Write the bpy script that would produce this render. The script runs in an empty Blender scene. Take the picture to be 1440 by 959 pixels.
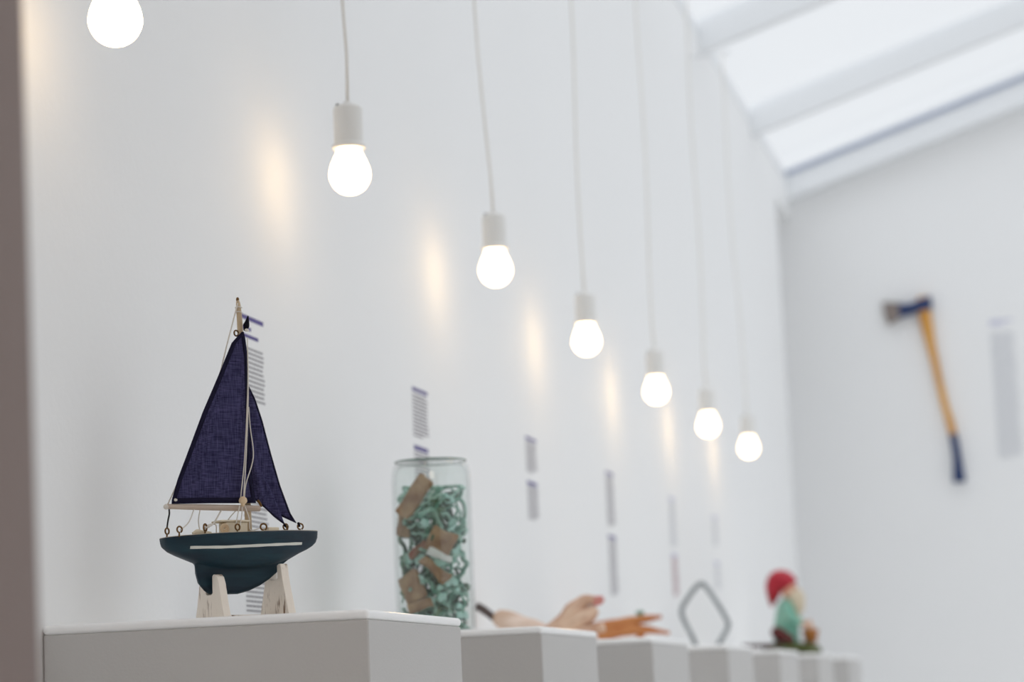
import bpy, bmesh, math, random
from mathutils import Vector, Matrix, noise

random.seed(7)
SC = bpy.context.scene
COL = SC.collection
PI = math.pi

# ------------------------------------------------------------------ materials
def srgb(c):
    return tuple(((v/255)/12.92 if v/255 <= .04045 else ((v/255+.055)/1.055)**2.4) for v in c)

def mat(name, rgb, rough=.5, spec=.5, metal=0, bump=0, bscale=200, vary=0, vscale=20, rgb2=None,
        stretch=(1, 1, 1), coat=0, lo=.4, hi=.65):
    """Principled material; optional second colour mixed by noise and a noise bump (object space)."""
    m = bpy.data.materials.new(name); m.use_nodes = True
    nt = m.node_tree; b = nt.nodes['Principled BSDF']
    c = srgb(rgb)
    b.inputs['Base Color'].default_value = (*c, 1)
    b.inputs['Roughness'].default_value = rough
    b.inputs['Specular IOR Level'].default_value = spec
    b.inputs['Metallic'].default_value = metal
    b.inputs['Coat Weight'].default_value = coat
    tc = nt.nodes.new('ShaderNodeTexCoord'); mp = nt.nodes.new('ShaderNodeMapping')
    mp.inputs['Scale'].default_value = stretch
    nt.links.new(tc.outputs['Object'], mp.inputs['Vector'])
    if rgb2 is not None:
        n = nt.nodes.new('ShaderNodeTexNoise'); n.inputs['Scale'].default_value = vscale
        n.inputs['Detail'].default_value = 5
        nt.links.new(mp.outputs[0], n.inputs['Vector'])
        r = nt.nodes.new('ShaderNodeValToRGB')
        r.color_ramp.elements[0].position = lo; r.color_ramp.elements[0].color = (*c, 1)
        r.color_ramp.elements[1].position = hi; r.color_ramp.elements[1].color = (*srgb(rgb2), 1)
        nt.links.new(n.outputs['Fac'], r.inputs['Fac'])
        nt.links.new(r.outputs['Color'], b.inputs['Base Color'])
    if bump:
        n = nt.nodes.new('ShaderNodeTexNoise'); n.inputs['Scale'].default_value = bscale
        n.inputs['Detail'].default_value = 4
        nt.links.new(mp.outputs[0], n.inputs['Vector'])
        bp = nt.nodes.new('ShaderNodeBump'); bp.inputs['Strength'].default_value = bump
        bp.inputs['Distance'].default_value = .002
        nt.links.new(n.outputs['Fac'], bp.inputs['Height'])
        nt.links.new(bp.outputs['Normal'], b.inputs['Normal'])
    return m

def sail_mat(name, rgb, rgb2):
    """Woven cotton: warp and weft waves vary the colour, some light passes through."""
    m = bpy.data.materials.new(name); m.use_nodes = True
    nt = m.node_tree; nt.nodes.clear()
    out = nt.nodes.new('ShaderNodeOutputMaterial')
    tc = nt.nodes.new('ShaderNodeTexCoord')
    ws = []
    for sc_, prof in (((1, 1, .05), 'X'), ((.05, 1, 1), 'Z')):
        mp = nt.nodes.new('ShaderNodeMapping'); mp.inputs['Scale'].default_value = sc_
        nt.links.new(tc.outputs['Object'], mp.inputs['Vector'])
        n = nt.nodes.new('ShaderNodeTexNoise'); n.inputs['Scale'].default_value = 900; n.inputs['Detail'].default_value = 2
        nt.links.new(mp.outputs[0], n.inputs['Vector']); ws.append(n)
    ad = nt.nodes.new('ShaderNodeMath'); ad.operation = 'ADD'
    nt.links.new(ws[0].outputs['Fac'], ad.inputs[0]); nt.links.new(ws[1].outputs['Fac'], ad.inputs[1])
    r = nt.nodes.new('ShaderNodeValToRGB')
    mr = nt.nodes.new('ShaderNodeMath'); mr.operation = 'MULTIPLY'; mr.inputs[1].default_value = .5
    nt.links.new(ad.outputs[0], mr.inputs[0]); nt.links.new(mr.outputs[0], r.inputs['Fac'])
    r.color_ramp.elements[0].position = .38; r.color_ramp.elements[0].color = (*srgb(rgb), 1)
    r.color_ramp.elements[1].position = .62; r.color_ramp.elements[1].color = (*srgb(rgb2), 1)
    d = nt.nodes.new('ShaderNodeBsdfDiffuse'); t = nt.nodes.new('ShaderNodeBsdfTranslucent')
    mx = nt.nodes.new('ShaderNodeMixShader'); mx.inputs[0].default_value = .35
    nt.links.new(r.outputs[0], d.inputs[0]); nt.links.new(r.outputs[0], t.inputs[0])
    nt.links.new(d.outputs[0], mx.inputs[1]); nt.links.new(t.outputs[0], mx.inputs[2])
    nt.links.new(mx.outputs[0], out.inputs[0])
    return m

def thin_glass(name, tint, gloss=.04, rough=.0, milk=0, edge=.5):
    m = bpy.data.materials.new(name); m.use_nodes = True
    nt = m.node_tree; nt.nodes.clear()
    out = nt.nodes.new('ShaderNodeOutputMaterial')
    t = nt.nodes.new('ShaderNodeBsdfTransparent'); t.inputs[0].default_value = (*tint, 1)
    g = nt.nodes.new('ShaderNodeBsdfGlossy'); g.inputs['Roughness'].default_value = rough
    lw = nt.nodes.new('ShaderNodeLayerWeight'); lw.inputs['Blend'].default_value = .5
    pw = nt.nodes.new('ShaderNodeMath'); pw.operation = 'POWER'; pw.inputs[1].default_value = 4.5
    nt.links.new(lw.outputs['Facing'], pw.inputs[0])
    f = nt.nodes.new('ShaderNodeMath'); f.operation = 'MULTIPLY_ADD'; f.inputs[1].default_value = edge; f.inputs[2].default_value = gloss
    nt.links.new(pw.outputs[0], f.inputs[0])
    mx = nt.nodes.new('ShaderNodeMixShader')
    nt.links.new(f.outputs[0], mx.inputs[0]); nt.links.new(t.outputs[0], mx.inputs[1]); nt.links.new(g.outputs[0], mx.inputs[2])
    last = mx
    if milk:
        d = nt.nodes.new('ShaderNodeBsdfTranslucent'); d.inputs[0].default_value = (.9, .95, .93, 1)
        m2 = nt.nodes.new('ShaderNodeMixShader'); m2.inputs[0].default_value = milk
        nt.links.new(mx.outputs[0], m2.inputs[1]); nt.links.new(d.outputs[0], m2.inputs[2]); last = m2
    nt.links.new(last.outputs[0], out.inputs[0])
    return m

def emit(name, rgb, strength):
    m = bpy.data.materials.new(name); m.use_nodes = True
    nt = m.node_tree; nt.nodes.clear()
    out = nt.nodes.new('ShaderNodeOutputMaterial'); e = nt.nodes.new('ShaderNodeEmission')
    e.inputs[0].default_value = (*rgb, 1); e.inputs[1].default_value = strength
    nt.links.new(e.outputs[0], out.inputs[0])
    return m

WALL = mat('white_wall_paint', (239, 239, 239), .7, .18, bump=.25, bscale=90)
WOODW = mat('white_painted_wood', (233, 235, 237), .45, .4)
FLOORM = mat('pale_concrete', (238, 237, 235), .5, .4, rgb2=(228, 227, 225), vscale=3)
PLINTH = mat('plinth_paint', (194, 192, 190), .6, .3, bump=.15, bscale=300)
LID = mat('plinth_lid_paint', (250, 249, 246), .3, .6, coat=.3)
JAMB = mat('brown_grey_jamb_paint', (143, 130, 127), .6, .3, bump=.1)
ROOMP = mat('grey_room_paint', (190, 186, 184), .7, .3)
PANE = thin_glass('skylight_glass', (.985, .988, .99), gloss=.03, edge=.04)
GASKET = mat('blue_grey_gasket', (166, 174, 192), .7, .2)
LID.node_tree.nodes['Principled BSDF'].inputs['Subsurface Weight'].default_value = .9   # subsurface added so the lid edge looks brighter lit from above
LID.node_tree.nodes['Principled BSDF'].inputs['Subsurface Radius'].default_value = (.02, .02, .02)
LID.node_tree.nodes['Principled BSDF'].inputs['Subsurface Scale'].default_value = 1.0
PORC = mat('glazed_white_socket', (226, 224, 220), .3, .5)
CORD = mat('white_textile_cord', (232, 229, 223), .7, .3)
BULB = emit('lit_opal_bulb', (1.0, .72, .42), 7.2)
STEEL = mat('grey_steel', (150, 156, 158), .45, .5, metal=.6, rgb2=(130, 135, 138), vscale=30)
HULLM = mat('worn_teal_hull_paint', (6, 31, 46), .48, .35, bump=.35, bscale=60, rgb2=(20, 60, 72), vscale=26,
            stretch=(.35, 1, 2.6), lo=.42, hi=.85)
DECKM = mat('cream_deck_paint', (205, 196, 180), .6, .3)
STRIPE = mat('white_stripe_paint', (214, 214, 206), .5, .4)
PINE = mat('pale_bare_pine', (199, 180, 152), .6, .3, rgb2=(178, 156, 128), vscale=40, stretch=(.2, 1, .2))
BOOMW = mat('greyed_pine', (206, 190, 176), .6, .3, rgb2=(178, 160, 146), vscale=40, stretch=(.15, 1, 1))
CABW = mat('cream_chipped_paint', (226, 216, 196), .6, .3, rgb2=(202, 182, 150), vscale=70, lo=.5, hi=.7)
STANDM = mat('whitewashed_driftwood', (238, 229, 218), .7, .3, bump=.4, bscale=120, rgb2=(128, 102, 80), vscale=95,
             stretch=(1, 1, .28), lo=.58, hi=.68)
BRASS = mat('aged_brass', (112, 82, 46), .35, .5, metal=.8)
STRING = mat('white_cotton_string', (214, 208, 200), .8, .2)
DARKSTR = mat('black_waxed_string', (32, 28, 28), .6, .3)
SAIL = sail_mat('navy_sailcloth', (53, 52, 80), (94, 91, 132))
HEM = mat('navy_doubled_cloth', (30, 28, 50), .85, .1)
PENN = mat('black_knotted_cloth', (18, 16, 28), .85, .1)
BEADM = mat('natural_wood_bead', (216, 192, 160), .5, .3)
JARG = thin_glass('clear_jar_glass', (.97, .985, .98), gloss=.06, edge=.8)
JARR = mat('dark_green_glass_rim', (112, 136, 126), .15, .6)
NETM = mat('sea_green_netting', (104, 162, 140), .45, .5, rgb2=(178, 212, 198), vscale=45)
NETD = mat('deep_green_netting', (44, 72, 54), .55, .4, rgb2=(108, 140, 112), vscale=35)
SHARD = mat('frosted_sea_glass', (160, 208, 194), .25, .5, rgb2=(178, 214, 206), vscale=30)
CORKW = mat('weathered_brown_wood', (178, 150, 118), .75, .2, bump=.5, bscale=120, rgb2=(140, 108, 84), vscale=40)
RUSTW = mat('reddish_brown_wood', (150, 84, 66), .75, .2, bump=.5, bscale=120, rgb2=(128, 104, 80), vscale=40)
WHITEC = mat('white_chip', (226, 230, 226), .5, .4)
PALEW = mat('pale_pinkish_driftwood', (236, 216, 202), .7, .2, bump=.5, bscale=80, rgb2=(200, 170, 146), vscale=22, stretch=(.5, 1, 1))
PALED = mat('knotty_tan_driftwood', (226, 196, 172), .7, .2, bump=.5, bscale=80, rgb2=(190, 146, 122), vscale=25)
PINKT = mat('pink_broken_end', (206, 140, 132), .7, .2)
DARKW = mat('dark_weathered_end', (92, 82, 80), .8, .2, bump=.5)
ORW = mat('orange_brown_driftwood', (198, 134, 84), .65, .3, bump=.5, bscale=80, rgb2=(172, 92, 50), vscale=18, stretch=(.5, 1, 1))
MOSS = mat('green_lichen', (110, 142, 118), .9, .1)
RED = mat('red_glazed_hat', (158, 12, 22), .4, .4, rgb2=(190, 44, 66), vscale=9)
TEAL = mat('faded_teal_coat', (112, 172, 152), .5, .4, rgb2=(150, 190, 172), vscale=20)
BEARD = mat('cream_beard', (214, 200, 176), .8, .2, bump=.8, bscale=90)
SKIN = mat('painted_skin', (218, 168, 142), .55, .3)
BOOT = mat('maroon_boot', (92, 36, 34), .5, .4)
MOUND = mat('moss_green_mound', (92, 98, 58), .8, .2, rgb2=(66, 72, 40), vscale=30)
BROWN = mat('orange_brown_pot', (170, 110, 56), .6, .3)
PLANK = mat('dark_purple_brown_plank', (74, 48, 52), .7, .2, bump=.4, rgb2=(100, 76, 74), vscale=30)
AXEB = mat('navy_axe_paint', (30, 52, 98), .45, .4)
AXEE = mat('worn_steel_edge', (150, 142, 138), .4, .5, metal=.5, rgb2=(120, 104, 96), vscale=20)
ASH = mat('varnished_ash_handle', (214, 158, 72), .4, .5, rgb2=(190, 128, 50), vscale=10, stretch=(1, 1, .2))
PURP = mat('purple_vinyl', (84, 74, 136), .6, .3)
GREYT = mat('dark_grey_vinyl', (128, 122, 130), .6, .3)
FAINT = mat('mid_grey_vinyl', (158, 156, 160), .6, .3)
REDT = mat('maroon_vinyl', (150, 92, 104), .6, .3)
PALEP = mat('pale_purple_vinyl', (176, 176, 206), .6, .3)
PALEG = mat('pale_grey_vinyl', (186, 188, 195), .6, .3)
DARKMET = mat('dark_screw_head', (84, 82, 78), .4, .5, metal=.5)

# ------------------------------------------------------------------ helpers
def link(name, bm, m, parent=None, smooth=False, mods=None):
    me = bpy.data.meshes.new(name)
    bmesh.ops.recalc_face_normals(bm, faces=bm.faces)
    bm.to_mesh(me); bm.free()
    if smooth:
        for p in me.polygons: p.use_smooth = True
    for mm in (m if isinstance(m, (list, tuple)) else [m]): me.materials.append(mm)
    o = bpy.data.objects.new(name, me); COL.objects.link(o)
    if parent is not None: o.parent = parent
    return o

def empty(name, loc=(0, 0, 0), rz=0):
    o = bpy.data.objects.new(name, None); COL.objects.link(o)
    o.empty_display_size = .05
    o.location = loc; o.rotation_euler = (0, 0, rz)
    return o

def tag(o, label, cat, group=None, kind=None):
    o['label'] = label; o['category'] = cat
    if group: o['group'] = group
    if kind: o['kind'] = kind
    return o

def struct(name, bm, m, parent=None, smooth=False):
    o = link(name, bm, m, parent, smooth)
    if parent is None: o['kind'] = 'structure'
    return o

def new(): return bmesh.new()

def box(bm, x0, x1, y0, y1, z0, z1, bevel=0, seg=2, rot=None, c=None):
    g = bmesh.ops.create_cube(bm, size=1)
    vs = g['verts']
    for v in vs:
        v.co = Vector(((x0+x1)/2+v.co.x*(x1-x0), (y0+y1)/2+v.co.y*(y1-y0), (z0+z1)/2+v.co.z*(z1-z0)))
    if bevel:
        es = list({e for v in vs for e in v.link_edges})
        r = bmesh.ops.bevel(bm, geom=es, offset=bevel, segments=seg, affect='EDGES', profile=.5)
        vs = list({v for f in r['faces'] for v in f.verts} | {v for v in vs if v.is_valid})
    if rot is not None:
        c = Vector(c if c else ((x0+x1)/2, (y0+y1)/2, (z0+z1)/2))
        for v in vs: v.co = c + rot @ (v.co-c)
    return vs

def catmull(P, n=6):
    P = [Vector(p) for p in P]
    if len(P) < 3: return P
    out = []
    Q = [P[0]*2-P[1]]+P+[P[-1]*2-P[-2]]
    for i in range(1, len(Q)-2):
        a, b, c, d = Q[i-1:i+3]
        for k in range(n):
            t = k/n
            out.append(.5*((2*b)+(c-a)*t+(2*a-5*b+4*c-d)*t*t+(3*b-a-3*c+d)*t**3))
    out.append(P[-1]); return out

def tube(bm, pts, r, seg=10, caps=True, flat=1.0, closed=False, jit=0, js=30):
    """Tube along points; r a number or list; flat squashes the second cross axis."""
    pts = [Vector(p) for p in pts]; n = len(pts)
    rs = r if isinstance(r, (list, tuple)) else [r]*n
    up = None; rings = []
    for i, p in enumerate(pts):
        if closed: t = pts[(i+1) % n]-pts[i-1]
        else: t = (pts[min(i+1, n-1)]-pts[max(i-1, 0)])
        t.normalize()
        if up is None:
            up = Vector((0, 0, 1)) if abs(t.z) < .9 else Vector((0, 1, 0))
        a = up-t*up.dot(t)
        if a.length < 1e-6: a = t.orthogonal()
        a.normalize(); up = a
        b = t.cross(a)
        ring = []
        for k in range(seg):
            an = 2*PI*k/seg
            rr = rs[i]
            q = p+a*math.sin(an)*rr*flat+b*math.cos(an)*rr
            if jit: q = p+(q-p)*(1+jit*noise.noise(q*js))
            ring.append(bm.verts.new(q))
        rings.append(ring)
    for i in range(n if closed else n-1):
        A, B = rings[i], rings[(i+1) % n]
        for k in range(seg):
            bm.faces.new((A[k], A[(k+1) % seg], B[(k+1) % seg], B[k]))
    if caps and not closed:
        bm.faces.new(rings[0][::-1]); bm.faces.new(rings[-1])

def rs_lerp(vals, n):
    out = []
    for i in range(n):
        t = i/(n-1)*(len(vals)-1); k = min(int(t), len(vals)-2); f = t-k
        out.append(vals[k]*(1-f)+vals[k+1]*f)
    return out

def organic(bm, pts, radii, seg=12, flat=1.0, jit=.25, js=30, n=6):
    P = catmull(pts, n)
    tube(bm, P, rs_lerp(radii, len(P)), seg, flat=flat, jit=jit, js=js)

def lathe(bm, prof, seg=40, c=(0, 0, 0)):
    """prof: list of (r, z); ends with r=0 close to a point."""
    rings = []
    for r, z in prof:
        if r <= 1e-6: rings.append([bm.verts.new((c[0], c[1], c[2]+z))])
        else: rings.append([bm.verts.new((c[0]+r*math.cos(2*PI*k/seg), c[1]+r*math.sin(2*PI*k/seg), c[2]+z)) for k in range(seg)])
    for A, B in zip(rings, rings[1:]):
        for k in range(seg):
            k2 = (k+1) % seg
            if len(A) == 1 and len(B) == 1: continue
            if len(A) == 1: bm.faces.new((A[0], B[k], B[k2]))
            elif len(B) == 1: bm.faces.new((A[k], A[k2], B[0]))
            else: bm.faces.new((A[k], A[k2], B[k2], B[k]))

def prism(bm, poly, axis, a, b, bevel=0):
    """Extrude a 2-D polygon along an axis ('x': poly=(y,z); 'y': poly=(x,z))."""
    def P(p, t): return (t, p[0], p[1]) if axis == 'x' else (p[0], t, p[1])
    A = [bm.verts.new(P(p, a)) for p in poly]; B = [bm.verts.new(P(p, b)) for p in poly]
    n = len(poly); fs = [bm.faces.new(A[::-1]), bm.faces.new(B)]
    for i in range(n): fs.append(bm.faces.new((A[i], A[(i+1) % n], B[(i+1) % n], B[i])))
    bmesh.ops.recalc_face_normals(bm, faces=fs)
    if bevel:
        es = [e for e in {e for v in A+B for e in v.link_edges} if e.calc_face_angle(0) > .5]
        bmesh.ops.bevel(bm, geom=es, offset=bevel, segments=2, affect='EDGES', profile=.5)

def blob(bm, c, r, sub=3, jit=0, js=20, rot=None):
    g = bmesh.ops.create_icosphere(bm, subdivisions=sub, radius=1)
    for v in g['verts']:
        d = v.co.copy()
        k = 1+(jit*noise.noise(d*1.7+Vector(c)*js) if jit else 0)
        q = Vector((d.x*r[0]*k, d.y*r[1]*k, d.z*r[2]*k))
        if rot is not None: q = rot @ q
        v.co = Vector(c)+q

# ------------------------------------------------------------------ camera
f_px, vx, vy, roll = 3400.0, 1530.0, 955.0, .042
d = Vector(((vx-720)/f_px, -(vy-479.5)/f_px, -1)).normalized()
u = Vector((-roll, 1, (-roll*d.x+d.y)/-d.z)).normalized()
r_ = d.cross(u)
cam = bpy.data.cameras.new('camera'); co = bpy.data.objects.new('camera', cam); COL.objects.link(co)
Mx = Matrix((r_, d, u)).to_4x4(); Mx.translation = Vector((0, 0, .89))
co.matrix_world = Mx
cam.sensor_width = 36; cam.sensor_fit = 'HORIZONTAL'; cam.lens = 85
cam.clip_start = .01; cam.clip_end = 200
cam.dof.use_dof = True; cam.dof.focus_distance = 2.90; cam.dof.aperture_fstop = 4.4
SC.camera = co

# ------------------------------------------------------------------ the room
XL, XR, YN, YF = -1.16, 3.4, 1.3, 10.8      # left wall, right wall, near partition, far wall
SL = .315                                   # roof slope, rising to the right
ZT = 3.113                                  # top of the left wall
def roofz(x, z=ZT): return z+SL*(x-XL)

b = new(); box(b, -3, XR+.2, -3.2, YF+.2, -.1, 0); struct('floor', b, FLOORM)
b = new(); box(b, XL-.35, XL, YN-.12, 10.25, 0, ZT+.094); box(b, XL-.35, XL, 10.25, YF, 3.005, ZT+.094)
struct('wall_left', b, WALL)
b = new(); prism(b, [(XL-2.0, 0), (XR+.2, 0), (XR+.2, roofz(XR)+.3), (XL-.02, ZT+.13), (XL-2.0, ZT+.13)], 'y', YF, YF+.2)
struct('wall_far', b, WALL)
# shallow lobby beyond the opening at the end of the left wall
b = new()
box(b, -2.0, XL-.35, 10.15, 10.25, 0, 3.1); box(b, -2.1, -2.0, 10.15, YF, 0, .7); box(b, -2.1, -2.0, 10.15, YF, 2.7, 3.1)
box(b, -2.1, -2.0, 10.15, 10.32, .7, 2.7); box(b, -2.1, -2.0, 10.73, YF, .7, 2.7); box(b, -2.1, XL-.35, 10.15, YF, 3.005, 3.1)
struct('wall_lobby', b, WALL)
b = new(); box(b, -2.08, -2.03, 10.32, 10.36, .7, 2.7); box(b, -2.08, -2.03, 10.69, 10.73, .7, 2.7); box(b, -2.08, -2.03, 10.36, 10.69, .7, .74); box(b, -2.08, -2.03, 10.36, 10.69, 2.66, 2.7)
w = struct('window_12', b, WOODW)  # unseen window, added to brighten the far wall near the corner
b = new(); box(b, -2.058, -2.052, 10.36, 10.69, .74, 2.66); struct('pane', b, PANE, w)
# right wall with a band of tall windows
b = new()
box(b, XR, XR+.2, YN-.12, YF, 0, .8)
box(b, XR, XR+.2, YN-.12, YF, 3.4, roofz(XR)+.1)
wy = [1.6, 3.9, 4.1, 6.4, 6.6, 8.9, 9.1, 10.9]
ys = [YN-.12]+wy+[YF]
for i in range(0, len(ys), 2): box(b, XR, XR+.2, ys[i], ys[i+1], .8, 3.4)
struct('wall_right', b, WALL)
for i in range(0, 8, 2):
    y0, y1 = wy[i], wy[i+1]
    b = new()
    box(b, XR+.04, XR+.12, y0, y0+.06, .8, 3.4); box(b, XR+.04, XR+.12, y1-.06, y1, .8, 3.4)
    box(b, XR+.04, XR+.12, y0+.06, y1-.06, .8, .86); box(b, XR+.04, XR+.12, y0+.06, y1-.06, 3.34, 3.4)
    box(b, XR+.04, XR+.12, (y0+y1)/2-.03, (y0+y1)/2+.03, .86, 3.34)
    w = struct('window_%d' % (i//2+1), b, WOODW)
    b = new(); box(b, XR+.075, XR+.083, y0+.06, y1-.06, .86, 3.34); struct('pane', b, PANE, w)
# near partition with the doorway the camera looks through
b = new()
prism(b, [(-3, 0), (-.67, 0), (-.67, 2.5), (.75, 2.5), (.75, 0), (XR+.2, 0), (XR+.2, roofz(XR)+.1), (XL-.2, ZT+.12), (-3, ZT+.12)], 'y', 1.18, YN)
struct('wall_near', b, WALL)
b = new(); prism(b, [(-.67, 0), (-.569, 0), (-.6106, 2.5), (-.67, 2.5)], 'y', 1.17, 1.305, .004); struct('trim_1', b, JAMB)   # the old jamb leans a little
b = new(); box(b, .65, .75, 1.17, 1.305, 0, 2.5, .004); struct('trim_2', b, JAMB)
b = new(); box(b, -.609, .65, 1.17, 1.305, 2.4, 2.5, .004); struct('trim_3', b, JAMB)
# the room behind the camera
b = new(); box(b, -3, XR+.2, -3.2, -3, 0, 2.8); struct('wall_back', b, ROOMP)
b = new(); box(b, -3.1, -3, -3, 1.18, 0, 2.8); struct('wall_back_left', b, ROOMP)
b = new(); box(b, XR, XR+.1, -3, 1.18, 0, 2.8); struct('wall_back_right', b, ROOMP)
b = new(); box(b, -3.1, XR+.2, -3.2, 1.18, 2.8, 2.9); struct('ceiling', b, ROOMP)

# sloping skylight: beams across, glass above them
H = .095
def slab(bm, x0, x1, y0, y1, lo, hi):
    """a piece that follows the roof slope, from lo to hi above the roof underside"""
    prism(bm, [(x0, roofz(x0)+lo), (x1, roofz(x1)+lo), (x1, roofz(x1)+hi), (x0, roofz(x0)+hi)], 'y', y0, y1)
bys = [1.3, 1.76, 3.05, 4.34, 5.63, 6.92, 8.215, 9.56, YF]
for k, yb in enumerate(bys):
    w = (.11 if k == len(bys)-1 else .06) if k else -.06
    b = new(); slab(b, XL, XR, yb-w, yb, -.03 if k == len(bys)-1 else 0, H)
    tr = struct('trim_%d' % (k+4), b, WOODW)
    if k == len(bys)-1:
        b = new(); slab(b, XL, XR, yb-.122, yb-.111, H-.022, H); struct('gasket', b, GASKET, tr)
b = new(); box(b, XL-.2, XL+.004, YN, YF, ZT+.05, ZT+.093); struct('trim_13', b, WOODW)
b = new(); slab(b, XL-.05, XR, 1.3, 3.04, H, H+.08); struct('daylight_blocker', b, WALL)  # unseen solid panel added over the near bays to cut daylight there
for k in range(2, len(bys)-1):
    y0, y1 = bys[k]+.001, bys[k+1]-.001
    b = new()
    slab(b, XL, XR, y0-.03, y0+.012, H, H+.03); slab(b, XL, XR, y1-.012, y1, H, H+.03)
    w = struct('window_%d' % (k+5), b, WOODW)
    b = new(); slab(b, XL-.05, XR, y0, y1, H+.03, H+.036); struct('pane', b, PANE, w)

# ------------------------------------------------------------------ pendant bulbs
def smooth_poly(P, n=5): return [(q.x, q.y) for q in catmull([(p[0], p[1], 0) for p in P], n)]
bulb_prof = smooth_poly([(0, -.0300), (.0115, -.0280), (.0225, -.0198), (.0292, -.0055), (.0283, .0085), (.0232, .0225), (.0185, .0330), (.0165, .0400)], 5)
bulb_prof = [(max(r, 0), z) for r, z in bulb_prof]; bulb_prof[0] = (0, -.030)
bulb_prof = [(r*1.08, z*1.06) for r, z in bulb_prof]
bulb_prof += [(.0178, .048), (0, .048)]

PENDANTS = [  # y, z of bulb centre, sway of the cord over its length, label
    (2.546, 1.692, .004, 'lit bulb cut off by the top edge, nearest of the row, socket out of view'),
    (3.471, 1.699, -.016, 'lit white bulb second of the row, between sailboat and jar'),
    (4.416, 1.707, -.019, 'third lit bulb of the row, hanging above and right of the glass jar'),
    (5.279, 1.687, -.002, 'fourth lit bulb of the row, hanging above the pale driftwood'),
    (6.187, 1.678, .000, 'fifth lit bulb of the row, hanging above the orange driftwood'),
    (7.082, 1.679, .000, 'sixth lit bulb of the row, second from the far end'),
    (7.979, 1.696, -.012, 'farthest and lowest looking lit bulb, last of the row by the corner opening'),
]
bulb_me = cord_i = None
lamp_parts = {}
for i, (y, z, sw, lab) in enumerate(PENDANTS):
    root = empty('pendant_lamp', (-1.04, y, 3.05))
    tag(root, lab, 'lamp', 'bare bulbs hanging in a row along the wall')
    dz = z-3.05
    if not lamp_parts:
        b = new(); lathe(b, bulb_prof, 48)
        lamp_parts['bulb'] = link('bulb', b, BULB, root, True)
        b = new()
        lathe(b, [(.0190, .0400), (.0256, .0400), (.0262, .0425), (.0256, .0460), (.0232, .0475), (.0226, .0500), (.0229, .1010), (.0214, .1055),
                  (.0160, .108), (.0080, .1105), (.0062, .114), (0, .114)], 40)
        lamp_parts['socket'] = link('socket', b, PORC, root, True)
        b = new(); lathe(b, [(0, 0), (.0026, 0), (.0026, .003), (0, .003)], 14)
        bmesh.ops.rotate(b, verts=b.verts, cent=(0, 0, 0), matrix=Matrix.Rotation(PI/2, 3, 'X'))
        bmesh.ops.translate(b, verts=b.verts, vec=(-.0110, -.0145, .1060))
        lamp_parts['screw'] = link('screw', b, DARKMET, root, True)
        for o in lamp_parts.values(): o.location = (0, 0, dz)
    else:
        for k in lamp_parts:
            c = lamp_parts[k].copy(); COL.objects.link(c); c.parent = root; c.location = (0, 0, dz)
    b = new()
    L = -(dz+.111)
    pts = [(sw*1.6*(1-(1-t)**2)+.0035*math.sin(t*9+i), .004*math.sin(t*6+2*i), dz+.111+L*t) for t in [k/16 for k in range(17)]]
    pts[0] = (0, 0, dz+.111)
    tube(b, pts, .0028, 8)
    link('cord', b, CORD, root, True)
    b = new(); tube(b, [(XL+1.04, 0, 0), (pts[-1][0]-.004, 0, 0), (pts[-1][0]+.006, 0, .001)], .004, 10)
    lathe(b, [(0, 0), (.012, 0), (.012, .004), (0, .004)], 16)
    link('hook', b, WOODW, root, True)

# ------------------------------------------------------------------ plinths
PY = [2.587, 3.470, 4.403, 5.367, 6.307, 7.234, 8.180]
PLAB = ['white plinth nearest the camera, carrying the toy sailboat',
        'white plinth carrying the glass jar, second of the row',
        'white plinth carrying the pale driftwood, third of the row',
        'white plinth carrying the forked orange driftwood, fourth of the row',
        'white plinth under the bent steel bar, fifth of the row',
        'white plinth under the red hatted gnome, sixth of the row',
        'faint bare white plinth at the far end of the row, behind the gnome']
pb = pl = None
for i, y in enumerate(PY):
    root = empty('display_plinth', (-.9645, y, 0))
    tag(root, PLAB[i], 'plinth', 'white plinths in a row along the wall')
    if pb is None:
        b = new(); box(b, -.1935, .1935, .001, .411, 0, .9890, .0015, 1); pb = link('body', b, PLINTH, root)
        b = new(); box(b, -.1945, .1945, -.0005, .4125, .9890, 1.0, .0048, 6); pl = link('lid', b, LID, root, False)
    else:
        for s in (pb, pl):
            c = s.copy(); COL.objects.link(c); c.parent = root

# ------------------------------------------------------------------ vinyl wall labels
def text_block(bm, w, z_top, z_bot, pitch, rnd, hgt=.42, plane='x', last=.6):
    """rows of word-long dashes; u runs along the wall"""
    z = z_top; n = max(1, int((z_top-z_bot)/pitch))
    for k in range(n):
        uu = 0; end = w*(last if k == n-1 else rnd.uniform(.93, 1))
        while uu < end-.004:
            L = min(rnd.uniform(.006, .016), end-uu)
            if plane == 'x': box(bm, 0, .0006, uu, uu+L, z-pitch*hgt, z)
            else: box(bm, uu, uu+L, -.0006, 0, z-pitch*hgt, z)
            uu += L+.0022
        z -= pitch

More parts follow.
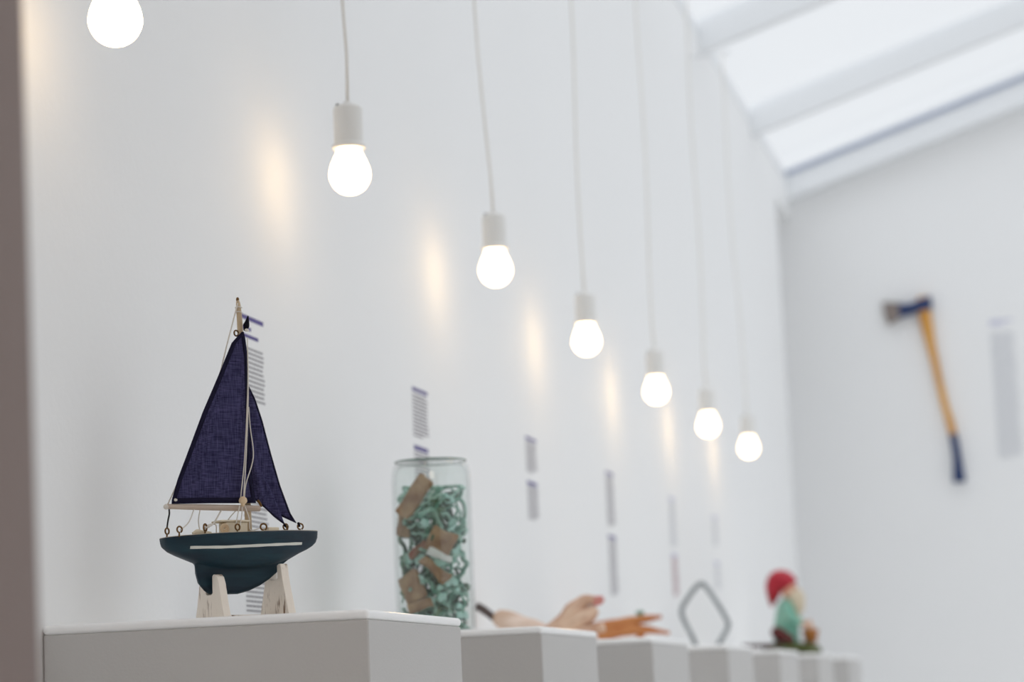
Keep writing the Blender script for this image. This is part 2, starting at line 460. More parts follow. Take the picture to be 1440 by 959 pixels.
def wall_label(y, w, h1, b1, h2, b2, lab, mats=(PURP, GREYT, PURP, GREYT), small=False):
    rnd = random.Random(int(y*100)); k = -XL/1.15
    y *= k; w *= k; h1, b1, h2, b2 = (.89+(q-.89)*k for q in (h1, b1, h2, b2))
    root = empty('wall_text', (XL, y, h1)); tag(root, lab, 'wall text', 'vinyl texts on the left wall')
    b = new(); box(b, 0, .0006, 0, w*.98, -.0065, 0); link('heading', b, mats[0], root)
    z = -.012
    if small:
        b = new(); box(b, 0, .0006, 0, w*.45, -.022, -.017); box(b, 0, .0006, 0, w*.75, -.033, -.028)
        link('subtitle', b, mats[0], root); z = -.047
    b = new(); text_block(b, w, z, b1-h1, .0068, rnd); link('paragraph', b, mats[1], root)
    if h2:
        b = new(); box(b, 0, .0006, 0, w*.9, h2-h1-.008, h2-h1); link('heading', b, mats[2], root)
        b = new(); text_block(b, w, h2-h1-.012, b2-h1, .0068, rnd); link('paragraph', b, mats[3], root)
wall_label(3.262, .105, 1.463, 1.325, 1.305, 1.03, 'tall column of grey vinyl text with purple heading, behind the sailboat',
           (PURP, FAINT, PURP, FAINT), small=True)
wall_label(4.185, .105, 1.464, 1.370, 1.358, 1.09, 'column of grey vinyl text with purple headings, just above the glass jar')
wall_label(5.098, .105, 1.463, 1.382, 1.366, 1.275, 'short two-part grey and purple vinyl text right of the glass jar')
wall_label(6.000, .105, 1.462, 1.316, 1.300, 1.140, 'long narrow grey vinyl text above the join of the two driftwoods')
wall_label(6.960, .105, 1.466, 1.315, 1.302, 1.170, 'narrow pale vinyl text with reddish lower half, left of the bent bar',
           (PALEP, PALEG, PALEP, REDT))
wall_label(7.810, .105, 1.466, 1.365, 1.318, 1.225, 'faintest vinyl text, last before the corner, right above the bent bar',
           (PALEP, PALEG, PALEP, PALEG))
root = empty('wall_text', (-.309, YF, 2.478)); root.rotation_euler = (0, 0, 0)
tag(root, 'tall pale column of vinyl text on the end wall beside the axe', 'wall text')
rnd = random.Random(5)
b = new(); text_block(b, .105, 0, -.04, .014, rnd, .6, 'y'); link('heading', b, PALEP, root)
b = new(); text_block(b, .106, -.056, -.622, .0092, rnd, .45, 'y'); link('paragraph', b, PALEG, root)

# ------------------------------------------------------------------ toy sailboat
BOAT = (-.962, 2.80, 1.0); BR = math.radians(45)
boat = empty('toy_sailboat', BOAT, BR)
tag(boat, 'small wooden toy sailboat with navy sails and dark teal hull on a wooden cradle', 'toy boat')
# stations: x, half beam, sheer z, canoe bottom z, keel bottom z (or None)
ST = [(-.1345, .0085, .1010, .0950, None), (-.1325, .0125, .1012, .0890, None), (-.126, .0165, .1018, .0840, None), (-.116, .0200, .1025, .0795, None),
      (-.104, .0232, .1032, .0750, None), (-.0935, .0252, .1039, .0712, None), (-.0915, .0256, .1040, .0705, .0580), (-.0885, .0260, .1042, .0696, .0460),
      (-.0820, .0268, .1046, .0682, .0382), (-.0765, .0273, .1048, .0671, .0344), (-.066, .0280, .1054, .0652, .0338), (-.052, .0285, .1060, .0636, .0336),
      (-.038, .0286, .1066, .0628, .0338), (-.023, .0282, .1072, .0632, .0374), (-.008, .0270, .1078, .0650, .0437), (.004, .0254, .1082, .0672, .0508),
      (.013, .0238, .1085, .0692, .0580), (.022, .0217, .1088, .0722, .0690), (.033, .0182, .1091, .0762, None), (.045, .0138, .1094, .0822, None),
      (.056, .0096, .1096, .0868, None), (.064, .0062, .1097, .0912, None), (.0690, .0036, .1098, .0955, None), (.0715, .0018, .1098, .1010, None), (.0722, .0010, .1098, .1060, None)]
NS = 13
def hull_section(x, bb, zs, zc, zk):
    tk = min(.0042, bb*.5)
    pts = []
    for k in range(NS):
        a = k/(NS-1)*PI/2
        yy = bb*math.cos(a)**.72; zz = zs-(zs-zc)*math.sin(a)**1.15
        pts.append((max(yy, tk if zk else 0), zz))
    if zk:
        pts[-1] = (tk*1.35, zc-.001)
        for f in (.25, .5, .75, .93): pts.append((tk*(1.15-.35*f), zc+(zk-zc)*f))
        pts.append((0, zk))
    else:
        zz = pts[-1][1]
        for f in range(5): pts.append((0, zz-.00001*(f+1)))
    return pts
def build_hull():
    b = new(); prev = None; rows = []
    for st in ST:
        x = st[0]; sec = hull_section(*st)
        near = [b.verts.new((x, -p[0], p[1])) for p in sec]
        far = [b.verts.new((x, p[0], p[1])) for p in sec]
        rows.append((near, far))
    for (a, a2), (c, c2) in zip(rows, rows[1:]):
        for k in range(len(a)-1):
            b.faces.new((a[k], a[k+1], c[k+1], c[k]))
            b.faces.new((a2[k], c2[k], c2[k+1], a2[k+1]))
        b.faces.new((a[0], c[0], c2[0], a2[0]))
    for near, far in (rows[0], rows[-1]):
        b.faces.new(near+far[::-1])
    bmesh.ops.remove_doubles(b, verts=b.verts, dist=.00006)
    return b
hull = link('hull', build_hull(), HULLM, boat, True)
def hull_y(x, z):
    """near-side half breadth of the hull at x, z"""
    for s, t in zip(ST, ST[1:]):
        if s[0] <= x <= t[0]:
            f = (x-s[0])/(t[0]-s[0]); bb, zs, zc = (s[i]*(1-f)+t[i]*f for i in (1, 2, 3))
            q = min(1, max(0, (zs-z)/(zs-zc)))**(1/1.15)
            return bb*math.cos(math.asin(q))**.72
    return 0
for side in (-1, 1):
    b = new(); rows = []
    for k in range(41):
        x = -.1075+.152*k/40; zc = .0885+.0052*max(0, (k/40-.25)/.75)**1.2
        hw = 0.0016+.00012*math.sin(k*.9)
        rows.append([b.verts.new((x, side*(hull_y(x, zz)+o), zz)) for zz, o in ((zc-hw, 0), (zc-hw, .0006), (zc+hw, .0006), (zc+hw, 0))])
    for p, q in zip(rows, rows[1:]):
        for k in range(3): b.faces.new((p[k], p[k+1], q[k+1], q[k]))
    link('stripe', b, STRIPE, hull)
b = new(); rows = []
for st in ST[1:-1]:
    rows.append([b.verts.new((st[0], s*st[1]*.93, st[2]+o)) for s, o in ((-1, 0), (-1, .0008), (1, .0008), (1, 0))])
for p, q in zip(rows, rows[1:]):
    for k in range(3): b.faces.new((p[k], p[k+1], q[k+1], q[k]))
b.faces.new(rows[0]); b.faces.new(rows[-1][::-1])
link('deck', b, DECKM, boat)
# spars
b = new(); organic(b, [(-.0210, 0, .105), (-.0232, 0, .22), (-.0255, 0, .351), (-.0272, 0, .385), (-.0280, 0, .3935)], [.0042, .0040, .0036, .0030, .0018], 14, jit=.02)
mast = link('mast', b, PINE, boat, True)
b = new(); lathe(b, [(0, 0), (.0017, 0), (.0020, .0025), (.0012, .0045), (0, .0048)], 14, (-.0281, 0, .3925)); link('mast_cap', b, BRASS, mast, True)
b = new(); organic(b, [(-.1300, -.004, .1385), (-.09, -.005, .1380), (-.04, -.006, .1372), (-.0085, -.006, .1368)], [.0031, .0036, .0038, .0036], 14, jit=.03)
link('boom', b, BOOMW, boat, True)
b = new(); blob(b, (-.1305, -.004, .1382), (.0034, .0036, .0034), 2, .1); link('boom_knot', b, STRING, boat, True)

def interp(L, z):
    L = sorted(L, key=lambda p: p[1])
    if z <= L[0][1]: return L[0][0]
    for a, c in zip(L, L[1:]):
        if a[1] <= z <= c[1]: return a[0]+(c[0]-a[0])*(z-a[1])/(c[1]-a[1])
    return L[-1][0]
def sail(name, left, right, z0, z1, y0, belly, foot=None, hemw=.0045, hems=('l', 'b'), nu=16, nv=44, smat=None):
    """cloth between two edge curves; foot(u) lowers the bottom edge; hem strips are sub-parts"""
    def P(uu, v, off=0):
        zb = foot(uu) if foot else z0
        z = zb+(z1-zb)*v
        l, r = interp(left, z), interp(right, z)
        x = l+(r-l)*uu
        y = y0+off-belly*math.sin(PI*min(1, uu))*math.sin(PI*min(1, v*.9+.1))*(1-v*.3)+.0009*math.sin(uu*11+v*4)*(1-v)
        return (x, y, z)
    b = new(); g = {}
    for s, off in ((0, 0), (1, .0007)):
        for i in range(nu+1):
            for j in range(nv+1): g[s, i, j] = b.verts.new(P(i/nu, j/nv, off))
    for i in range(nu):
        for j in range(nv):
            for s in (0, 1): b.faces.new((g[s, i, j], g[s, i+1, j], g[s, i+1, j+1], g[s, i, j+1]))
    for j in range(nv):
        for i in (0, nu): b.faces.new((g[0, i, j], g[0, i, j+1], g[1, i, j+1], g[1, i, j]))
    for i in range(nu):
        for j in (0, nv): b.faces.new((g[0, i, j], g[0, i+1, j], g[1, i+1, j], g[1, i, j]))
    o = link(name, b, smat or SAIL, boat, True)
    for h in hems:
        b = new(); rows = []
        for j in range(nv+1):
            t = j/nv; ring = []
            for a in (0, 1):
                if h == 'l':
                    w = max(1e-4, interp(right, P(0, t)[2])-interp(left, P(0, t)[2])); uu = min(1, a*hemw/w); vv = t
                elif h == 'r':
                    w = max(1e-4, interp(right, P(0, t)[2])-interp(left, P(0, t)[2])); uu = 1-min(1, a*hemw/w); vv = t
                else:
                    uu = t; vv = a*hemw*1.3/(z1-z0)
                for off in ((-.0006, .0013) if a == 0 else (.0013, -.0006)): ring.append(P(uu, vv, off))
            rows.append([b.verts.new(q) for q in ring])
        for p, q in zip(rows, rows[1:]):
            for k in range(4): b.faces.new((p[k], p[(k+1) % 4], q[(k+1) % 4], q[k]))
        b.faces.new(rows[0]); b.faces.new(rows[-1][::-1])
        link('hem', b, HEM, o, True)
    return o
Yoff = -.487*-.006
sail('mainsail', [(-.1240, .1415), (-.1235, .1465), (-.1150, .1720), (-.1020, .2020), (-.0805, .2532), (-.0600, .2960), (-.0400, .3395), (-.0262, .3535)],
     [(-.0135, .1415), (-.0160, .155), (-.0200, .1806), (-.0205, .23), (-.0190, .29), (-.0195, .3207), (-.0222, .3450), (-.0242, .3535)],
     .1420, .3535, -.0065, .006, foot=lambda u: .1415+.0018*u, hems=('l', 'b', 'r'), hemw=.0052)
def jib_foot(a, c, dip):
    return lambda u: a+(c-a)*u-dip*math.sin(PI*u)*.5
sail('jib', [(-.0175, .292), (-.0170, .250), (-.0150, .20), (-.0115, .150), (-.0100, .1200)], [(-.0160, .292), (-.0060, .2727), (.0030, .2466), (.0138, .2052), (.0248, .1659), (.0375, .1320), (.0457, .1195)],
     .12, .292, .004, .004, foot=lambda u: .1500-.0300*u**1.0, hems=('r', 'b'), hemw=.0022, nu=14)
sail('staysail', [(-.0190, .262), (-.0180, .22), (-.0165, .18), (-.0135, .150), (-.0120, .1170)], [(-.0185, .262), (-.0150, .2300), (-.006, .1880), (.0080, .1610), (.0200, .1330), (.0262, .1165)],
     .117, .262, -.0035, .003, foot=lambda u: .1480-.0310*u**1.15, hems=('b',), hemw=.0022, nu=12)
b = new(); organic(b, [(-.0232, -.008, .3545), (-.0212, -.008, .3600), (-.0198, -.008, .3655), (-.0178, -.007, .3735)], [.0018, .0046, .0030, .0007], 10, flat=.6, jit=.3, js=200)
link('sail_knot', b, PENN, boat, True)
b = new(); blob(b, (-.0215, -.010, .3550), (.0028, .0025, .0020), 2, .3, 99); link('string_knot', b, STRING, boat, True)
b = new(); blob(b, (-.1200, -.0085, .1460), (.0022, .0015, .0018), 2, .3, 99); link('string_knot', b, STRING, boat, True)
# mast windings
b = new()
for zz in (.3785, .3845):
    tube(b, [(-.0270+.0040*math.cos(t/12*2*PI), .0040*math.sin(t/12*2*PI), zz+.0004*math.sin(t)) for t in range(12)], .0007, 6, closed=True)
link('winding', b, STRING, mast, True)

def line(pts, r=.00075, m=STRING, name='rigging_line'):
    b = new(); P = catmull(pts, 6); tube(b, P, r, 6); return link(name, b, m, boat, True)
line([(-.0290, -.002, .3895), (-.0450, -.002, .3370), (-.0612, -.002, .2842), (-.0950, -.001, .205), (-.1280, -.002, .1400)], .0009)
line([(-.0222, -.0125, .3450), (-.0234, -.013, .2881), (-.0306, -.0145, .2009), (-.0368, -.013, .1489)])
line([(-.0222, -.0130, .3300), (-.0239, -.014, .2706), (-.0290, -.015, .2009), (-.0335, -.014, .1490)])
line([(-.0225, -.0120, .2600), (-.0218, -.013, .2358), (-.0188, -.0135, .1990), (-.0297, -.014, .1663), (-.0322, -.014, .1490)])
line([(-.0352, -.014, .1400), (-.0376, -.016, .1260), (-.0425, -.020, .1127)])
line([(-.0323, -.014, .1400), (-.0261, -.013, .1232), (-.0246, -.012, .1103), (-.0112, -.010, .1121)])
line([(-.0399, -.016, .1390), (-.0450, -.019, .1241), (-.0478, -.020, .1130)])
line([(-.0950, -.006, .1360), (-.1048, -.011, .1193), (-.1190, -.018, .1092)])
line([(-.0868, -.005, .1360), (-.0893, -.005, .1221), (-.0880, -.005, .1100)])
line([(-.0590, -.006, .1350), (-.0746, -.014, .1171), (-.0860, -.018, .1128)], .0010)
line([(-.0385, -.004, .1350), (-.0480, 0, .1234), (-.0520, .004, .1130)])
line([(-.0722, -.010, .1177), (-.0683, -.009, .1155), (-.0677, -.008, .1060)])
line([(-.1262, -.003, .1360), (-.1257, -.002, .1295), (-.1274, -.002, .1224), (-.1290, -.002, .1130)], .0011, DARKSTR, 'stern_lashing')
b = new(); organic(b, [(-.0870, -.018, .1118), (-.0815, -.016, .1142), (-.0770, -.0145, .1165)], [.0010, .0022, .0012], 8, jit=.2); link('string_knot', b, STRING, boat, True)
b = new(); blob(b, (-.0345, -.0145, .1455), (.0050, .0046, .0048), 3, .12, 60); blob(b, (-.0352, -.0150, .1405), (.0026, .0026, .0026), 2, .2)
link('bead', b, BEADM, boat, True)
# screw eyes on deck, on the mast and at the tack
def eye_bm():
    b = new(); R, r = .0036, .00105
    tube(b, [(R*math.cos(.6+t/20*5.6-PI/2), 0, R*math.sin(.6+t/20*5.6-PI/2)+R+.0022) for t in range(21)], r, 8)
    tube(b, [(0, 0, -.003), (0, 0, .0028)], r, 8)
    return b
e0 = link('screw_eye', eye_bm(), BRASS, boat, True); first = True
for (x, y, z, rz, s) in [(-.1293, -.002, .1035, .5, 1), (-.1205, -.018, .1042, .2, 1), (-.0880, -.020, .1056, .7, 1.15), (-.0462, -.021, .1070, .3, 1),
                         (-.0045, -.006, .1080, -.1, 1.1), (.0300, -.002, .1092, .9, .8), (.0305, .004, .1096, .2, 1.0), (.0480, -.001, .1096, -.1, 1)]:
    e = e0 if first else e0.copy()
    if not first: COL.objects.link(e)
    first = False
    e.location = (x, y, z); e.rotation_euler = (0, .1, rz); e.scale = (s, s, s)
e = e0.copy(); COL.objects.link(e); e.location = (-.0278, -.001, .3490); e.rotation_euler = (0, -1.0, .3); e.scale = (.95, .95, .95)
b = new(); tube(b, catmull([(-.0110, -.006, .1468), (-.0085, -.007, .1430), (-.0062, -.006, .1392)], 5), .0016, 8); link('tack_ring', b, BRASS, boat, True)
for x0, z0, x1, z1 in ((.0262, .1180, .0302, .1140), (.0457, .1205, .0475, .1150)):
    b = new(); organic(b, [(x0, -.001, z0), ((x0+x1)/2, -.001, (z0+z1)/2), (x1, -.001, z1)], [.0014, .0018, .0012], 8, jit=.2); link('tack_lashing', b, PENN, boat, True)
# cabin, coil, bow block
b = new(); box(b, -.0560, -.0270, -.011, .011, .1050, .1200, .0015); cab = link('cabin', b, CABW, boat)
b = new(); box(b, -.0640, -.0250, -.0140, .0140, .1200, .1222, .0008); link('cabin_roof', b, CABW, cab)
b = new()
for R in (.0052, .0036, .0019): tube(b, [(-.0590+R*math.cos(t/20*2*PI), -.0118-.0002*R/.001, .1118+R*math.sin(t/20*2*PI)) for t in range(20)], .0010, 6, closed=True)
link('rope_coil', b, BEADM, cab, True)
b = new(); box(b, .002, .0165, -.008, .008, .1060, .1140, .0010); link('bow_block', b, CABW, boat)
b = new(); organic(b, [(-.100, -.010, .1062), (-.094, -.010, .1078), (-.085, -.010, .1070), (-.076, -.012, .1066)], [.0012, .0030, .0024, .0014], 10, jit=.3, js=150); link('stern_cleat', b, CABW, boat, True)

# cradle
stand = empty('boat_stand', BOAT, BR)
tag(stand, 'whitewashed chipped wooden cradle under the toy sailboat hull', 'stand')
def cradle(name, x0, x1, half, notch_w, notch_z):
    right = half; L = [(-p[0], p[1]) for p in half]
    poly = right+[(notch_w, right[-1][1]-.002)]+[(notch_w, notch_z+.002), (notch_w*.6, notch_z), (-notch_w*.6, notch_z), (-notch_w, notch_z+.002)]+[(-notch_w, right[-1][1]-.002)]+L[::-1]
    b = new(); prism(b, poly, 'x', x0, x1, .0007); return link(name, b, STANDM, stand)
cradle('board', -.0755, -.0660, [(.0415, 0), (.0395, .008), (.0345, .022), (.0310, .034), (.0280, .045), (.0235, .0530), (.0180, .0565), (.0135, .0568)], .0095, .0330)
cradle('board', .0105, .0204, [(.0410, 0), (.0400, .006), (.0355, .018), (.0310, .030), (.0265, .042), (.0228, .054), (.0212, .0640), (.0190, .0685), (.0150, .0690)], .0100, .0500)
b = new(); box(b, -.0658, .0103, -.011, .011, 0, .0085, .0008); link('stretcher', b, STANDM, stand)

# ------------------------------------------------------------------ glass jar with finds
JX, JY = -.984, 3.675
jar = empty('glass_jar', (JX, JY, 1.0)); tag(jar, 'tall clear glass jar packed with green netting and wood on the second plinth', 'jar')
JR = .0625
outer = [(0, .0005), (.056, .0005), (.0605, .003), (JR, .010), (JR, .24), (.0618, .254), (.0590, .2640), (.0540, .2700), (.0480, .2725), (0, .2725)]
inner = [(r-.003 if r > .01 else 0, min(max(z, .005), .2695)) for r, z in outer]
b = new(); lathe(b, outer, 64); link('glass', b, JARG, jar, True)
b = new(); lathe(b, [(0, .006), (.055, .006), (.0585, .011), (.0588, .238), (.0572, .254), (.0530, .2640), (.046, .2680), (0, .2680)], 64); link('inner_glass', b, JARG, jar, True)
b = new(); tube(b, [(.0560*math.cos(t/64*2*PI), .0560*math.sin(t/64*2*PI), .2722) for t in range(64)], .0013, 8, closed=True); link('rim', b, JARR, jar, True)
rnd = random.Random(11)
def inside(r, z0=.012, z1=.235):
    a = rnd.uniform(0, 2*PI); q = r*math.sqrt(rnd.random()); return Vector((q*math.cos(a), q*math.sin(a), rnd.uniform(z0, z1)))
def tangle(n, rad, steps, zmax, m, name, label):
    b = new()
    for k in range(n):
        zk = zmax-abs(rnd.gauss(0, .016)); p = inside(.050, .010, zk); dv = Vector((rnd.uniform(-1, 1), rnd.uniform(-1, 1), rnd.uniform(-.8, .8))).normalized()
        P = [p.copy()]
        for s in range(steps):
            dv = (dv+Vector((rnd.uniform(-1, 1), rnd.uniform(-1, 1), rnd.uniform(-1, 1)))*.7).normalized()
            q = P[-1]+dv*.010
            rr = math.hypot(q.x, q.y)
            if rr > .0525: q.x *= .0525/rr; q.y *= .0525/rr; dv = Vector((-dv.x, -dv.y, dv.z))
            if q.y < -.037 and k % 4: q.y = -.037
            q.z = min(max(q.z, .010), zk)
            P.append(q)
        P = catmull(P, 3)
        tube(b, P, rs_lerp([rad*.6, rad*rnd.uniform(.8, 1.5), rad*rnd.uniform(.7, 1.3), rad*.5], len(P)), 6, flat=rnd.uniform(.35, .9))
    o = link(name, b, m, None, True); o.location = (JX, JY, 1.0)
    tag(o, label, 'netting', None, 'stuff'); return o
tangle(82, .0032, 14, .236, NETM, 'netting', 'sea green torn netting tangled inside the glass jar')
tangle(46, .0040, 12, .222, NETD, 'netting', 'darker green netting strands filling the middle of the jar')
def chunk(name, c, size, rot, m, label, cat, group='wood and finds packed in the jar'):
    b = new(); x, y, z = (s/2 for s in size)
    box(b, -x, x, -y, y, -z, z, min(size)*.18, 2)
    bmesh.ops.subdivide_edges(b, edges=[e for e in b.edges if e.calc_length() > .012], cuts=3, use_grid_fill=True)
    for v in b.verts:
        q = v.co.copy()
        v.co.x += .0045*noise.noise(q*55+Vector(c)*90)+.0015*noise.noise(q*220)
        v.co.z += .0055*noise.noise(q*48+Vector(c)*70+Vector((9, 0, 0)))+.0015*noise.noise(q*240)
        v.co.y += .0012*noise.noise(q*130+Vector(c)*50)
    o = link(name, b, m, None, True); o.location = (JX+c[0], JY+c[1], 1.0+c[2]); o.rotation_euler = rot
    tag(o, label, cat, group); return o
chunk('wood_piece', (-.018, -.038, .214), (.024, .014, .074), (0, .62, .1), CORKW, 'long tan wood piece slanting at the top left of the jar', 'wood piece')
chunk('wood_piece', (-.038, -.028, .178), (.018, .016, .050), (.1, .15, .6), CORKW, 'brown wood piece against the upper left side of the jar', 'wood piece')
chunk('wood_piece', (.022, -.0395, .142), (.040, .013, .040), (0, .5, .25), CORKW, 'broad brown wood piece right of centre in the jar', 'wood piece')
chunk('wood_piece', (.012, -.0440, .100), (.052, .010, .018), (0, .75, .1), CORKW, 'narrow slanting wood piece below the white chip in the jar', 'wood piece')
chunk('wood_piece', (-.025, -.0395, .074), (.036, .013, .050), (0, -.45, -.45), CORKW, 'wide tan wood piece at the lower left of the jar', 'wood piece')
chunk('wood_piece', (-.012, -.0470, .044), (.040, .008, .014), (0, -.3, 0), CORKW, 'small flat wood piece near the bottom left of the jar', 'wood piece')
chunk('wood_piece', (-.012, -.0460, .132), (.034, .010, .012), (0, -.55, .1), RUSTW, 'reddish brown wood piece at the centre of the jar', 'wood piece')
chunk('white_chip', (.022, -.0490, .121), (.040, .005, .011), (0, .38, .35), WHITEC, 'bright white flat chip right of centre in the jar', 'chip')
sh0 = None
for k in range(34):
    a = rnd.uniform(-PI*.9, -PI*.1) if k < 26 else rnd.uniform(0, 2*PI)
    rr = rnd.uniform(.043, .051); z = rnd.uniform(.02, .225)
    if sh0 is None:
        b = new(); prism(b, [(-.011, -.006), (.003, -.009), (.012, -.002), (.006, .008), (-.008, .006)], 'y', -.0022, .0022, .0008)
        sh0 = link('glass_shard', b, SHARD); s = sh0
    else: s = sh0.copy(); COL.objects.link(s)
    s.location = (JX+rr*math.cos(a), JY+rr*math.sin(a), 1.0+z)
    s.rotation_euler = (rnd.uniform(-.4, .4), rnd.uniform(0, 6.28), a+PI/2)
    q = rnd.uniform(.55, 1.0); s.scale = (q, q, q)
    tag(s, 'pale green frosted glass shard among netting in the jar', 'glass shard', 'green glass shards in the jar')

# ------------------------------------------------------------------ driftwood
dw = empty('driftwood', (-1.02, 4.62, 1.0)); tag(dw, 'pale pinkish driftwood branch with dark left tip on third plinth', 'driftwood')
b = new()
organic(b, [(-.100, 0, .050), (-.088, 0, .052), (-.060, 0, .046), (-.035, .004, .038), (-.015, .004, .032), (.004, 0, .028)], [.012, .027, .025, .021, .018, .012], 16, .8, .25, 25)
organic(b, [(-.090, .01, .026), (-.060, .02, .022), (-.03, .02, .018), (.004, .005, .018)], [.022, .022, .018, .014], 14, .8, .25, 25)
link('branch', b, PALEW, dw, True)
b = new(); organic(b, [(-.135, -.002, .082), (-.122, 0, .074), (-.100, 0, .056)], [.0075, .0085, .008], 10, jit=.2); link('broken_tip', b, DARKW, dw, True)
dk = empty('driftwood', (-.95, 4.60, 1.0)); tag(dk, 'knotty tan driftwood with raised pink-tipped fork, right end of third plinth', 'driftwood')
b = new()
organic(b, [(-.070, 0, .022), (-.040, -.004, .034), (-.010, -.004, .060), (.015, 0, .079), (.040, 0, .080)], [.012, .018, .018, .014, .009], 14, .8, .3, 30)
organic(b, [(-.060, 0, .020), (-.020, 0, .032), (.018, 0, .052), (.038, 0, .064)], [.018, .024, .022, .011], 14, .8, .3, 30)
organic(b, [(-.065, -.01, .015), (-.020, -.01, .020), (.030, 0, .024), (.052, 0, .027)], [.014, .017, .016, .012], 14, .8, .3, 30)
link('branch', b, PALED, dk, True)
b = new(); organic(b, [(.034, 0, .079), (.043, 0, .079), (.052, 0, .084)], [.0098, .0100, .006], 10, jit=.2); link('broken_tip', b, PINKT, dk, True)
ow = empty('driftwood', (-1.01, 5.56, 1.0)); tag(ow, 'orange brown forked driftwood with two prongs pointing right on fourth plinth', 'driftwood')
b = new()
organic(b, [(-.093, 0, .056), (-.060, 0, .056), (-.020, .004, .064), (.020, .004, .071), (.060, .004, .074)], [.018, .021, .016, .012, .005], 14, .8, .25, 28)
organic(b, [(-.090, 0, .036), (-.055, 0, .045), (-.010, 0, .048), (.030, -.004, .044), (.078, -.004, .036)], [.020, .020, .018, .011, .005], 14, .8, .25, 28)
organic(b, [(-.085, -.002, .030), (-.078, 0, .014), (-.070, 0, .004)], [.014, .011, .007], 10, .8, .2, 28)
organic(b, [(.012, 0, .040), (.005, 0, .020), (0, 0, .004)], [.010, .009, .007], 10, .8, .2, 28)
link('branch', b, ORW, ow, True)
b = new(); blob(b, (.010, .002, .085), (.010, .008, .006), 2, .4); link('lichen', b, MOSS, ow, True)

# ------------------------------------------------------------------ bent steel bar
bb = new()
tube(bb, catmull([(-.026, 0, .006), (-.038, 0, .045), (-.058, 0, .090), (-.064, 0, .116), (-.055, 0, .138), (-.028, 0, .172), (-.012, 0, .186), (.002, 0, .184),
                  (.030, 0, .140), (.056, 0, .092), (.060, 0, .070), (.046, 0, .045), (.021, 0, .006)], 6), .0066, 12)
ring = link('bent_bar', bb, STEEL, None, True); ring.location = (-.990, 6.50, 1.0)
tag(ring, 'grey steel bar bent into an open diamond loop, standing on the fifth plinth', 'metal bar')

# ------------------------------------------------------------------ garden gnome
GX, GY = -.925, 7.44
gn = empty('garden_gnome', (GX, GY, 1.0)); tag(gn, 'garden gnome figurine with red hat and teal coat on the sixth plinth', 'figurine')
b = new(); lathe(b, [(0, 0), (.090, 0), (.094, .012), (.082, .028), (.050, .036), (0, .040)], 36)
for v in b.verts: v.co.y *= .75; v.co.x = v.co.x+.050
link('mound', b, MOUND, gn, True)
b = new()
organic(b, [(.040, 0, .024), (.038, 0, .060), (.042, 0, .104), (.048, 0, .146), (.054, 0, .170)], [.040, .041, .037, .032, .020], 24, .9, .12, 20)
organic(b, [(.044, -.026, .146), (.062, -.044, .112), (.090, -.036, .096)], [.016, .014, .011], 12, 1, .1)
organic(b, [(.044, .026, .146), (.062, .044, .112), (.090, .036, .096)], [.016, .014, .011], 12, 1, .1)
link('coat', b, TEAL, gn, True)
b = new(); blob(b, (.056, 0, .196), (.026, .026, .030), 3); blob(b, (.082, 0, .194), (.0085, .0075, .0075), 2)
blob(b, (.054, -.026, .194), (.006, .005, .009), 2); blob(b, (.054, .026, .194), (.006, .005, .009), 2)
hd = link('head', b, SKIN, gn, True)
for s in (-1, 1):
    b = new(); blob(b, (.078, s*.011, .204), (.0034, .0034, .0042), 2); link('eye', b, DARKW, hd, True)
    b = new(); organic(b, [(.086, s*.037, .098), (.094, s*.034, .094), (.102, s*.030, .088)], [.009, .011, .006], 12, .8, .1); link('hand', b, SKIN, gn, True)
b = new(); organic(b, [(.062, 0, .190), (.074, 0, .168), (.076, 0, .138), (.068, 0, .108)], [.025, .026, .020, .006], 16, 1, .25, 60)
link('beard', b, BEARD, gn, True)
b = new(); organic(b, [(.056, 0, .208), (.042, 0, .226), (.022, 0, .228), (.009, 0, .206), (.003, 0, .178), (-.003, 0, .150)],
                   [.029, .032, .032, .028, .018, .004], 22, 1, .06, 20)
link('hat', b, RED, gn, True)
for s in (-1, 1):
    b = new(); organic(b, [(.030, s*.022, .044), (.012, s*.032, .070), (.036, s*.040, .060), (.062, s*.040, .040)], [.016, .019, .016, .012], 12, .9, .1)
    link('boot', b, BOOT, gn, True)
b = new(); lathe(b, [(0, 0), (.018, 0), (.024, .034), (.026, .036), (.026, .042), (.022, .042), (.020, .034), (0, .034)], 24, (.112, 0, .034)); link('pot', b, BROWN, gn, True)
b = new(); organic(b, [(.112, 0, .068), (.110, 0, .084), (.114, 0, .104)], [.013, .014, .004], 12, 1, .3, 40); link('pot_plant', b, PALED, gn, True)
b = new(); box(b, -.085, .040, -.035, .030, .0, .012, .002)
pk = link('plank', b, PLANK, gn); pk.location = (-.008, -.018, .026)

# ------------------------------------------------------------------ axe on the end wall
ax = empty('felling_axe', (0, YF-.032, .024)); ax.scale = (.973, .973, .973); tag(ax, 'axe with navy head, amber wooden handle and blue grip hung on the end wall', 'axe')
b = new()
prism(b, [(-.568, 2.650), (-.570, 2.588), (-.632, 2.583), (-.668, 2.572), (-.715, 2.560), (-.722, 2.570), (-.722, 2.612), (-.716, 2.628), (-.672, 2.620), (-.632, 2.632)], 'y', -.020, .020, .004)
for v in b.verts:
    k = min(1, max(.25, (v.co.x+.76)/.12)); v.co.y *= k
link('axe_head', b, AXEB, ax)
b = new()
prism(b, [(-.716, 2.628), (-.716, 2.558), (-.740, 2.545), (-.772, 2.530), (-.785, 2.580), (-.790, 2.642), (-.750, 2.634)], 'y', -.008, .008)
for v in b.verts: v.co.y *= max(.06, (v.co.x+.790)/.08)
link('blade', b, AXEE, ax)
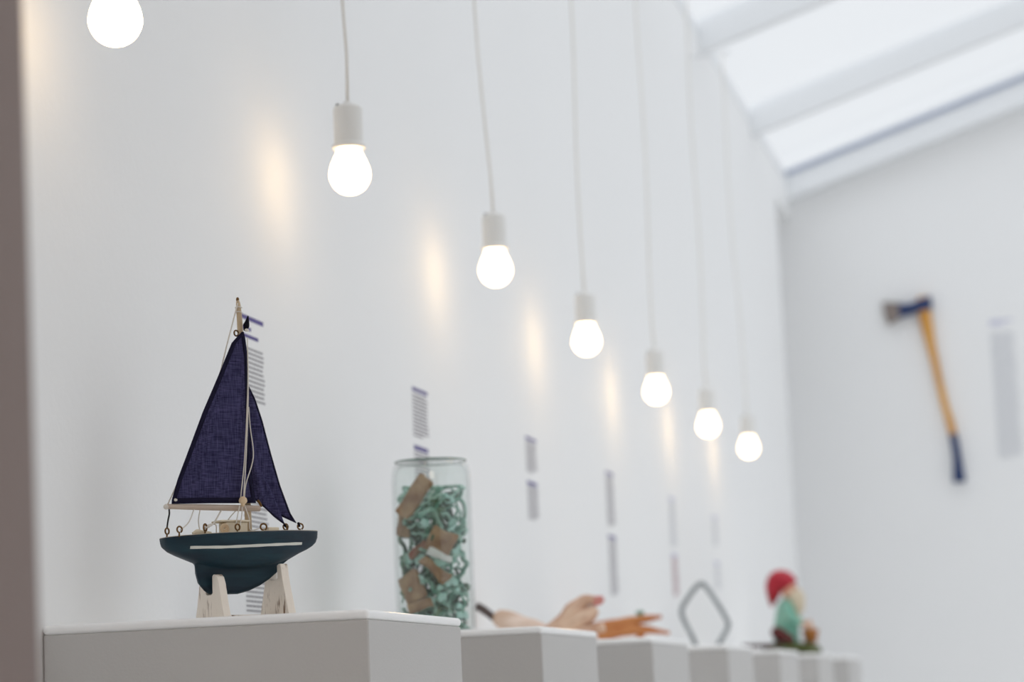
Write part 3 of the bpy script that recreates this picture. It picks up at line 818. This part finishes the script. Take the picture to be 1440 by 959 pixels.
hp = [(-.603, 2.648), (-.604, 2.590), (-.594, 2.50), (-.583, 2.42), (-.570, 2.34), (-.555, 2.24), (-.538, 2.14), (-.520, 2.06), (-.512, 2.005)]
def handle(bm, pts, rx, flat=.55):
    P = catmull([(x, 0, z) for x, z in pts], 6)
    rs = rs_lerp(rx, len(P)); rings = []
    for (p, r) in zip(P, rs):
        rings.append([bm.verts.new((p.x+r*math.cos(2*PI*k/18), p.y+r*flat*math.sin(2*PI*k/18), p.z)) for k in range(18)])
    for A, B in zip(rings, rings[1:]):
        for k in range(18): bm.faces.new((A[k], A[(k+1) % 18], B[(k+1) % 18], B[k]))
    bm.faces.new(rings[0]); bm.faces.new(rings[-1][::-1])
b = new(); handle(b, hp, [.028, .030, .026, .020, .0175, .0165, .0165, .018, .018]); link('handle', b, ASH, ax, True)
b = new(); handle(b, [(-.512, 2.012), (-.505, 1.96), (-.500, 1.90), (-.499, 1.84), (-.498, 1.800), (-.497, 1.793)], [.0185, .0185, .019, .024, .029, .022], .6); link('grip', b, AXEB, ax, True)
for x, z in ((-.625, 2.574), (-.548, 2.26)):
    b = new(); tube(b, [(x, .0325, z), (x, -.006, z), (x, -.022, z+.002)], .003, 10); link('nail', b, STEEL, ax, True)

# unseen warm fill light, added behind the camera to warm the near end
lt = bpy.data.lights.new('warm_fill_light', 'AREA'); lt.shape = 'RECTANGLE'; lt.size = 1.2; lt.size_y = 1.2
lt.energy = 40; lt.color = (1.0, .85, .72)
lo = bpy.data.objects.new('warm_fill_light', lt); COL.objects.link(lo); lo.location = (.5, -1.0, 2.78)
# ------------------------------------------------------------------ daylight: overcast sky, brighter overhead
w = bpy.data.worlds.new('overcast_sky'); SC.world = w; w.use_nodes = True
nt = w.node_tree; nt.nodes.clear()
out = nt.nodes.new('ShaderNodeOutputWorld'); bg = nt.nodes.new('ShaderNodeBackground')
tc = nt.nodes.new('ShaderNodeTexCoord'); sp = nt.nodes.new('ShaderNodeSeparateXYZ')
nt.links.new(tc.outputs['Generated'], sp.inputs[0])
mr = nt.nodes.new('ShaderNodeMapRange')
mr.inputs['From Min'].default_value = .30; mr.inputs['From Max'].default_value = .95
mr.inputs['To Min'].default_value = .93; mr.inputs['To Max'].default_value = 1.75
nt.links.new(sp.outputs['Z'], mr.inputs['Value'])
nt.links.new(mr.outputs[0], bg.inputs['Strength'])
bg.inputs['Color'].default_value = (.935, .965, 1.0, 1)
nt.links.new(bg.outputs[0], out.inputs[0])

SC.view_settings.view_transform = 'Standard'; SC.view_settings.look = 'None'
SC.view_settings.gamma = 1; SC.view_settings.exposure = .0; SC.view_settings.use_curve_mapping = False
SC.cycles.max_bounces = 14; SC.cycles.diffuse_bounces = 10; SC.cycles.transparent_max_bounces = 24
SC.cycles.caustics_reflective = False
SC.cycles.sample_clamp_indirect = 6
